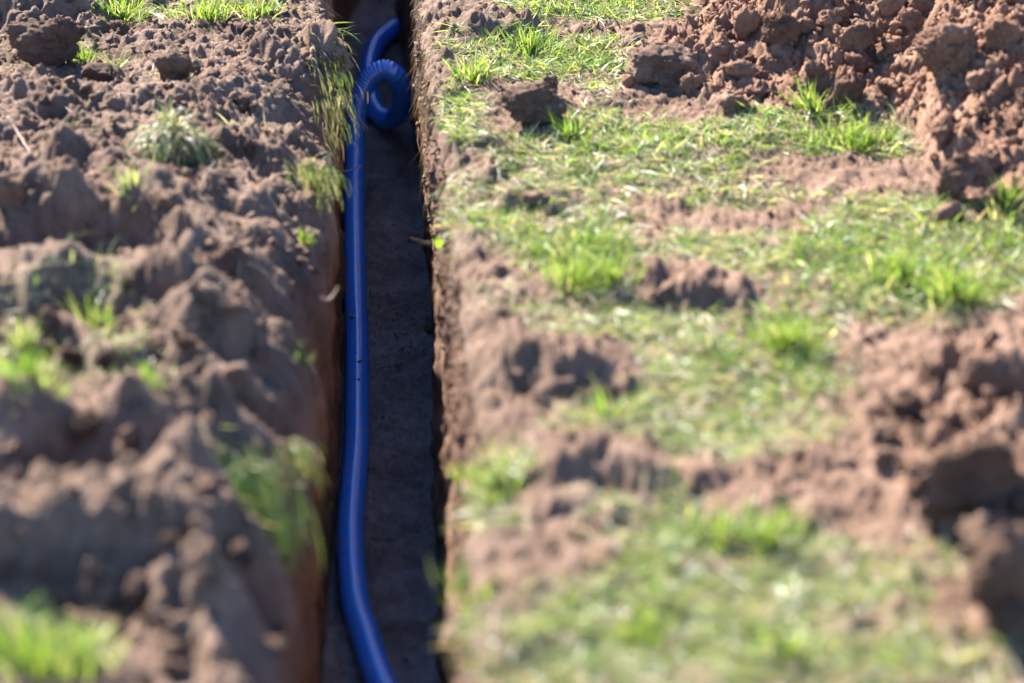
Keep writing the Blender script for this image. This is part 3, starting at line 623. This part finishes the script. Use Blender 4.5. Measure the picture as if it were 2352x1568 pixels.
TUFTS = [
    (1085, 185, 90, .05, .10, 'upright bright green grass tuft at the right lip of the trench near the top'),
    (1220, 120, 130, .08, .08, 'bright grass tuft amid the green patch right of the trench near the top'),
    (1310, 325, 55, .03, .085, 'small arching grass tuft in front of the broad clod'),
    (1870, 262, 60, .03, .10, 'tall grass tuft leaning right at the foot of the spoil heap'),
    (1960, 330, 160, .06, .06, 'bushy low grass tuft below the tall leaning tuft'),
    (1320, 660, 190, .07, .085, 'blurred bright green tuft in the middle of the right bank'),
    (1400, 640, 110, .05, .085, 'blurred grass tuft just left of the bare hollow'),
    (1815, 800, 190, .05, .08, 'bushy blurred tuft alone between the hollow and the small heap'),
    (2060, 640, 190, .09, .085, 'blurred bright tuft in the wide grass patch at the right'),
    (2180, 690, 170, .07, .10, 'tall blurred tuft at the right end of the wide grass patch'),
    (2310, 480, 60, .04, .08, 'yellow-green tuft at the right edge beside the wedge-shaped clod'),
    (1395, 960, 26, .03, .09, 'few wide blades of grass rising from the bare slope of the right bank'),
    (1770, 1240, 70, .05, .08, 'blurred upright tuft in the lower right turf'),
    (1650, 1240, 60, .035, .07, 'blurred short tuft left of the upright tuft in the lower right turf'),
    (1130, 1130, 120, .06, .06, 'blurred grass tuft on the right lip in the lower half'),
    (1070, 1420, 70, .05, .06, 'blurred grass tuft on the right lip near the bottom edge'),
    (280, 45, 150, .06, .07, 'bright grass tuft at the top edge of the left bank, the left one'),
    (480, 48, 170, .09, .07, 'bright grass tuft at the top edge of the left bank, the middle one'),
    (590, 36, 90, .05, .06, 'bright grass tuft at the top edge of the left bank, nearest the trench'),
    (195, 150, 60, .03, .06, 'short grass growing on the right side of the large clod'),
    (265, 160, 14, .015, .08, 'few long blades standing right of the large clod'),
    (220, 755, 45, .06, .08, 'blurred sparse green tuft under the ridge of the left bank'),
    (55, 800, 60, .06, .07, 'blurred green tuft at the left edge, middle height'),
    (80, 930, 110, .06, .07, 'blurred green patch of blades at the left edge below the middle tuft'),
    (330, 910, 50, .04, .06, 'blurred pale tuft on the left bank right of the green patch'),
    (60, 1530, 150, .08, .10, 'blurred bright tuft in the bottom left corner'),
    (180, 1540, 90, .06, .09, 'blurred tuft right of the bottom left corner tuft'),
    (300, 450, 22, .04, .07, 'few bright blades below the grassy sod on the left bank'),
    (694, 840, 36, .011, .06, 'blurred yellow-green blades on the left lip, middle height'),
    (700, 560, 26, .009, .05, 'few pale blades on the left lip below the lower torn sod'),
    (1800, 1500, 110, .06, .06, 'heavily blurred tuft near the bottom edge of the right bank'),
    (1480, 1460, 140, .07, .06, 'heavily blurred pale tuft near the bottom edge, middle of the right bank'),
]
for tdef in TUFTS: tuft(*tdef[:5], tdef[5], lean=(r4.normal(0, .15), r4.normal(-.1, .15)))

# ------------------------------------------------------------------ sods: turf torn loose, earth below, grass hanging over
def sod(px, py, w_, h_, seed, label, n, hang, right_bias=0.0, shift=(0, 0), depth=.9, roots=60):
    p = hit(px, py); k = np.dot(p - _C, _F) / FPX; sx, sz = .5 * w_ * k, .5 * h_ * k
    sy = .5 * depth * (sx + sz); root = obj('torn_sod', None, None, label=label, cat='sod', loc=(p[0] + shift[0], p[1] + sy * .6 + shift[1], p[2]))
    P, f = clod_shape(5, seed, 4, 1.0, True); P = P * np.array([sx, sy, sz]) / np.abs(P).max(0); P[:, 2] += sz * .45
    obj('earth', mesh_from('earth', P, f), M_CLOD, root)
    up = P[(P[:, 2] > sz * .8) & (P[:, 0] > sx * (right_bias * 1.1 - .7)) & (P[:, 1] > -.75 * sy)]
    n = int(n * .7); q = up[r4.integers(0, len(up), n)]; out = q / np.array([sx, sy, sz]) - np.array([0, 0, .45])
    D = out * np.array([.8, .8, .9]) + np.array([right_bias * .8, -.35, .35]) + r4.normal(0, .3, (n, 3))
    V_, F2, c2 = blades(q, D, hang * r4.uniform(.5, 1.15, n), r4.uniform(.0014, .0034, n), r4.uniform(1.6, 5.5, n), pick(n, .4) * np.array([.85, .82, .9]), 4, .5)
    obj('grass', mesh_from('grass', V_, F2, c2), M_GRASS, root, kind='stuff')
    lo = P[(P[:, 1] < 0) & (P[:, 2] < sz * .7)]; q = lo[r4.integers(0, len(lo), roots)]
    D = q / np.array([sx, sy, sz]) + r4.normal(0, .4, (roots, 3)); c_ = np.array([(.20, .15, .11)]) * r4.uniform(.6, 1.5, (roots, 1))
    V_, F2, c2 = blades(q, D, r4.uniform(.015, .05, roots), r4.uniform(.0005, .0012, roots), r4.uniform(1, 4, roots), c_, 4, .9)
    obj('root_hairs', mesh_from('root_hairs', V_, F2, c2), M_ROOT, root, kind='stuff')
    return root
sod(388, 405, 260, 150, 71, 'dome of torn grassy sod lying in the middle of the left bank', 1000, .075)
flap = sod(705, 225, 190, 210, 72, 'large torn sod hanging over the left lip with long grass into the trench', 60, .05, .3, (.012, .04), 1.5, 220)
def drape(parent, path, n, hang, straw=.5, jit=.014, tone=(.75, .72, .85)):
    """grass hanging from the torn edge of a sod, along a line of places"""
    Cc, _ = resample(catmull(path, 10), .002); o = np.array(parent.location)
    q = Cc[r4.integers(0, len(Cc), n)] + r4.normal(0, jit, (n, 3)) * np.array([1.2, 1, .6]) - o
    D = np.stack([r4.uniform(.1, .9, n), r4.normal(-.35, .4, n), r4.uniform(-.2, .5, n)], 1)
    V_, F2, c2 = blades(q, D, hang * r4.uniform(.4, 1.2, n), r4.uniform(.0011, .0028, n), r4.uniform(2.5, 7, n), pick(n, straw) * np.array(tone), 4, .55)
    return obj('hanging_grass', mesh_from('hanging_grass', V_, F2, c2), M_GRASS, parent, kind='stuff')
drape(flap, [at(690, 95, .05), at(728, 102, .045), at(750, 130, .035), at(764, 175, .02), at(770, 225, .0), at(772, 275, -.02), at(768, 310, -.04)], 300, .052, .5, .016, (.50, .50, .58))  # tone dims the blades, putting shade into the grass colour
flap2 = sod(715, 440, 90, 80, 74, 'lower torn sod with pale grass on the left lip, next to the pipe', 90, .05, .4, (.008, .02), 1.3, 80)
drape(flap2, [at(680, 375, .035), at(715, 380, .03), at(742, 400, .015), at(752, 430, -.01)], 130, .055, .35, .014, (.62, .66, .66))
flap3 = sod(712, 112, 90, 40, 75, 'small sod with dry stalks sticking out over the trench at the top left lip', 40, .05, .5, (.012, .02), 1.2, 40)
pq = np.array([at(735, 90, .05) + r4.normal(0, .012, 3) for _ in range(44)]) - np.array(flap3.location)
V_, F2, c2 = blades(pq, np.stack([r4.uniform(.5, 1, 44), r4.normal(-.1, .4, 44), r4.uniform(-.2, .6, 44)], 1), r4.uniform(.04, .085, 44), r4.uniform(.0013, .0028, 44), r4.uniform(.2, 1.4, 44), pick(44, .6), 4, .2)
obj('dry_stalks', mesh_from('dry_stalks', V_, F2, c2), M_GRASS, flap3, kind='stuff')
flap4 = sod(560, 1150, 130, 110, 76, 'blurred sod with dark green grass hanging down the left lip in the foreground', 60, .06, .4, (.01, .0), 1.0, 30)
drape(flap4, [at(510, 1040, .03), at(545, 1090, .03), at(590, 1140, .015), at(630, 1190, -.01)], 240, .12, .06, .018, (.42, .52, .62))  # tone darkens and blues the blades, shade painted into their colour
flap5 = sod(672, 1085, 80, 60, 77, 'blurred sod with yellow-green blades at the left lip', 40, .05, .5, (.0, .0), 1.0, 30)
drape(flap5, [at(655, 1010, .02), at(690, 1030, .01), at(710, 1060, -.01)], 60, .06, .15, .012)

# ------------------------------------------------------------------ roots, twigs, stalks
def stick(name, pts, r0, r1, label, cat, mat=None, parent=None, bumpy=.15):
    Cc, q_ = resample(catmull(pts, 10), .004); n_ = len(Cc)
    Cc = Cc + .0012 * np.stack([perlin(q_ * 60 + k * 9 + r0 * 1e4, q_ * 0 + k) for k in range(3)], 1)
    rad = np.linspace(r0, r1, n_) * (1 + bumpy * perlin(q_ * 130, q_ * 0 + 3)); rad[0] *= .6; rad[-1] *= .5
    V_, F2 = tube(Cc, rad, 8); m0 = mesh_from(name, V_, F2)
    return obj(name, m0, mat or M_TWIG, parent, label, cat)
def wp(px, py, y):                     # the point on the photo ray at distance y along the trench
    d = _F + _R * ((px - CX) / FPX) - _U * ((py - CY) / FPX); return _C + d * (y / d[1])
tw = stick('twig', [wp(803, 245, 4.98), wp(818, 262, 4.96), wp(829, 278, 4.95), wp(838, 287, 4.94), wp(846, 299, 4.93)], .0022, .0012, 'forked brown twig sticking out of the left lip across the pipe', 'twig')
stick('branch', [wp(829, 278, 4.95), wp(833, 290, 4.94), wp(840, 302, 4.93)], .0015, .0009, None, None, parent=tw)
xw = wall_x(1, 5.0, -.33)
p0 = np.array([wall_x(1, 4.72, -.40) + .01, 4.72, -.40])
stick('broken_root', [p0 + [.01, 0, -.02], p0 + [-.02, -.01, .005], p0 + [-.045, -.02, .02], p0 + [-.062, -.025, .028]], .008, .0045, 'thick broken root jutting from the right trench wall', 'root')
stick('dry_stalk', [hit(500, 690) + [0, 0, .004], hit(528, 668) + [0, 0, .018], hit(545, 640) + [0, 0, .02], hit(552, 610) + [0, 0, .012]], .0022, .0012, 'bent pale stalk lying on the left bank', 'stalk')
stick('dry_stalk', [hit(565, 615) + [0, 0, .01], hit(605, 640) + [0, 0, .014], hit(640, 665) + [0, 0, .004]], .0024, .0018, 'short pale stalk right of the bent stalk on the left bank', 'stalk')
stick('dry_stalk', [hit(735, 690) + [0, 0, .006], hit(755, 678) + [0, 0, .012], hit(775, 668) + [.004, 0, .01]], .0026, .0014, 'pale root end poking out of the left wall top', 'root')
stick('dry_stalk', [hit(20, 290) + [0, 0, .02], hit(45, 330) + [0, 0, .02], hit(70, 355) + [0, 0, .004]], .003, .002, 'reddish dry stalk on the left bank near the left edge', 'stalk')
stick('dry_stalk', [hit(460, 435) + [0, 0, .004], hit(500, 410) + [0, 0, .025]], .002, .0012, 'short pale stalk below the grassy sod', 'stalk')
stick('dry_stalk', [wp(770, 395, 4.55), wp(800, 392, 4.54), wp(832, 380, 4.52)], .0016, .0010, 'pale stalk reaching from the left lip across the pipe', 'stalk')
stick('hanging_root', [wp(966, 8, 5.10), wp(955, 22, 5.10), wp(945, 28, 5.10), wp(944, 42, 5.11)], .0012, .0009, 'bent thin root hanging at the top of the right lip', 'root')
stick('hanging_root', [wp(1010, 48, 5.05), wp(985, 56, 5.04), wp(962, 66, 5.03), wp(946, 72, 5.03)], .0013, .0007, 'thin root running sideways out of the right wall', 'root')
stick('hanging_root', [wp(978, 150, 4.98), wp(972, 185, 4.98), wp(966, 210, 4.98), wp(968, 232, 4.98)], .0011, .0006, 'reddish root hanging down in front of the right wall', 'root')
stick('hanging_root', [wp(962, 95, 5.04), wp(952, 118, 5.04), wp(950, 150, 5.05)], .0009, .0005, 'hair-thin root dangling from the right wall', 'root')
stick('floor_straw', [at(842, 598, ZF + .012), at(851, 596, ZF + .014), at(860, 594, ZF + .012)], .0012, .0009, 'short pale straw on the trench floor beside the pipe', 'straw')
stick('floor_straw', [at(942, 600, ZF + .014), at(956, 604, ZF + .016), at(972, 611, ZF + .016)], .0011, .0008, 'thin pale straw on the trench floor near the right wall', 'straw')
# fine roots matted on the right wall
n = 1500; y = np.where(r4.random(n) < .85, r4.uniform(4.55, 5.35, n), r4.uniform(2.6, 4.6, n)); z = -.005 - .2 * r4.random(n) ** 1.7
P = np.stack([np.array([wall_x(1, b, c) for b, c in zip(y, z)]) + .002, y, z], 1)
y = y + .02 * perlin(y * 40, y * 0); D = np.stack([-r4.uniform(.05, .5, n), r4.normal(0, .35, n), r4.uniform(-1.6, -.3, n)], 1)
V_, F2, c2 = blades(P, D, r4.uniform(.012, .075, n), r4.uniform(.0007, .0016, n), r4.uniform(1, 4, n), np.array([(.20, .145, .10)]) * r4.uniform(.6, 1.5, (n, 1)), 4, .6)
obj('fine_roots', mesh_from('fine_roots', V_, F2, c2), M_ROOT, label='mat of fine roots hanging on the sunlit right trench wall', cat='roots', kind='stuff')
n = 700; y = r4.uniform(4.3, 5.4, n); z = -.03 - .12 * r4.random(n)
P = np.stack([np.array([wall_x(-1, b, c) for b, c in zip(y, z)]) - .002, y, z], 1)
D = np.stack([r4.uniform(.1, .8, n), r4.normal(-.2, .5, n), r4.uniform(-1.0, .3, n)], 1)
V_, F2, c2 = blades(P, D, r4.uniform(.012, .05, n), r4.uniform(.0006, .0014, n), r4.uniform(1, 4, n), np.array([(.22, .16, .12)]) * r4.uniform(.6, 1.5, (n, 1)), 4, .8)
obj('fine_roots', mesh_from('fine_roots', V_, F2, c2), M_ROOT, label='fine root hairs sticking out of the left lip near the top', cat='roots', kind='stuff')
# broad weed leaves on the right lip
def leaf(px, py, y, ln, wd, label, down=(-.1, -.2, -1)):
    p = wp(px, py, y); d = np.array(down, float); d /= np.linalg.norm(d); s_ = np.cross(d, _F); s_ /= np.linalg.norm(s_); nn = np.cross(s_, d)
    t = np.linspace(0, 1, 9); hw = wd * .5 * np.sin(np.pi * np.clip(t * .93 + .05, 0, 1)) ** .7; V_ = []
    for a, h_ in zip(t, hw):
        c0 = d * ln * a + nn * .25 * ln * a * a
        V_ += [c0 - s_ * h_ + nn * h_ * .35, c0 - nn * .001, c0 + s_ * h_ + nn * h_ * .35]
    F2 = []
    for k in range(8):
        b = 3 * k; F2 += [(b, b + 1, b + 4, b + 3), (b + 1, b + 2, b + 5, b + 4)]
    c2 = np.tile(np.array([(.16, .30, .02)]), (len(V_), 1))
    return obj('weed_leaf', mesh_from('weed_leaf', np.array(V_), np.array(F2), c2), M_GRASS, label=label, cat='leaf', loc=tuple(p))
leaf(1018, 238, 4.86, .05, .014, 'broad bright green leaf hanging over the right lip')
leaf(1008, 545, 3.95, .02, .016, 'small round green leaf at the right lip below the hanging leaf')
leaf(1175, 60, 5.1, .03, .016, 'small pointed weed leaf beside the bare soil at the top', (.3, -.5, -.5))
tri = sum(len(o.data.polygons) * (2 if o.data.polygons and len(o.data.polygons[0].vertices) == 4 else 1) for o in sc.objects if o.type == 'MESH' and o.data.users == 1)
print('TRIS', tri)
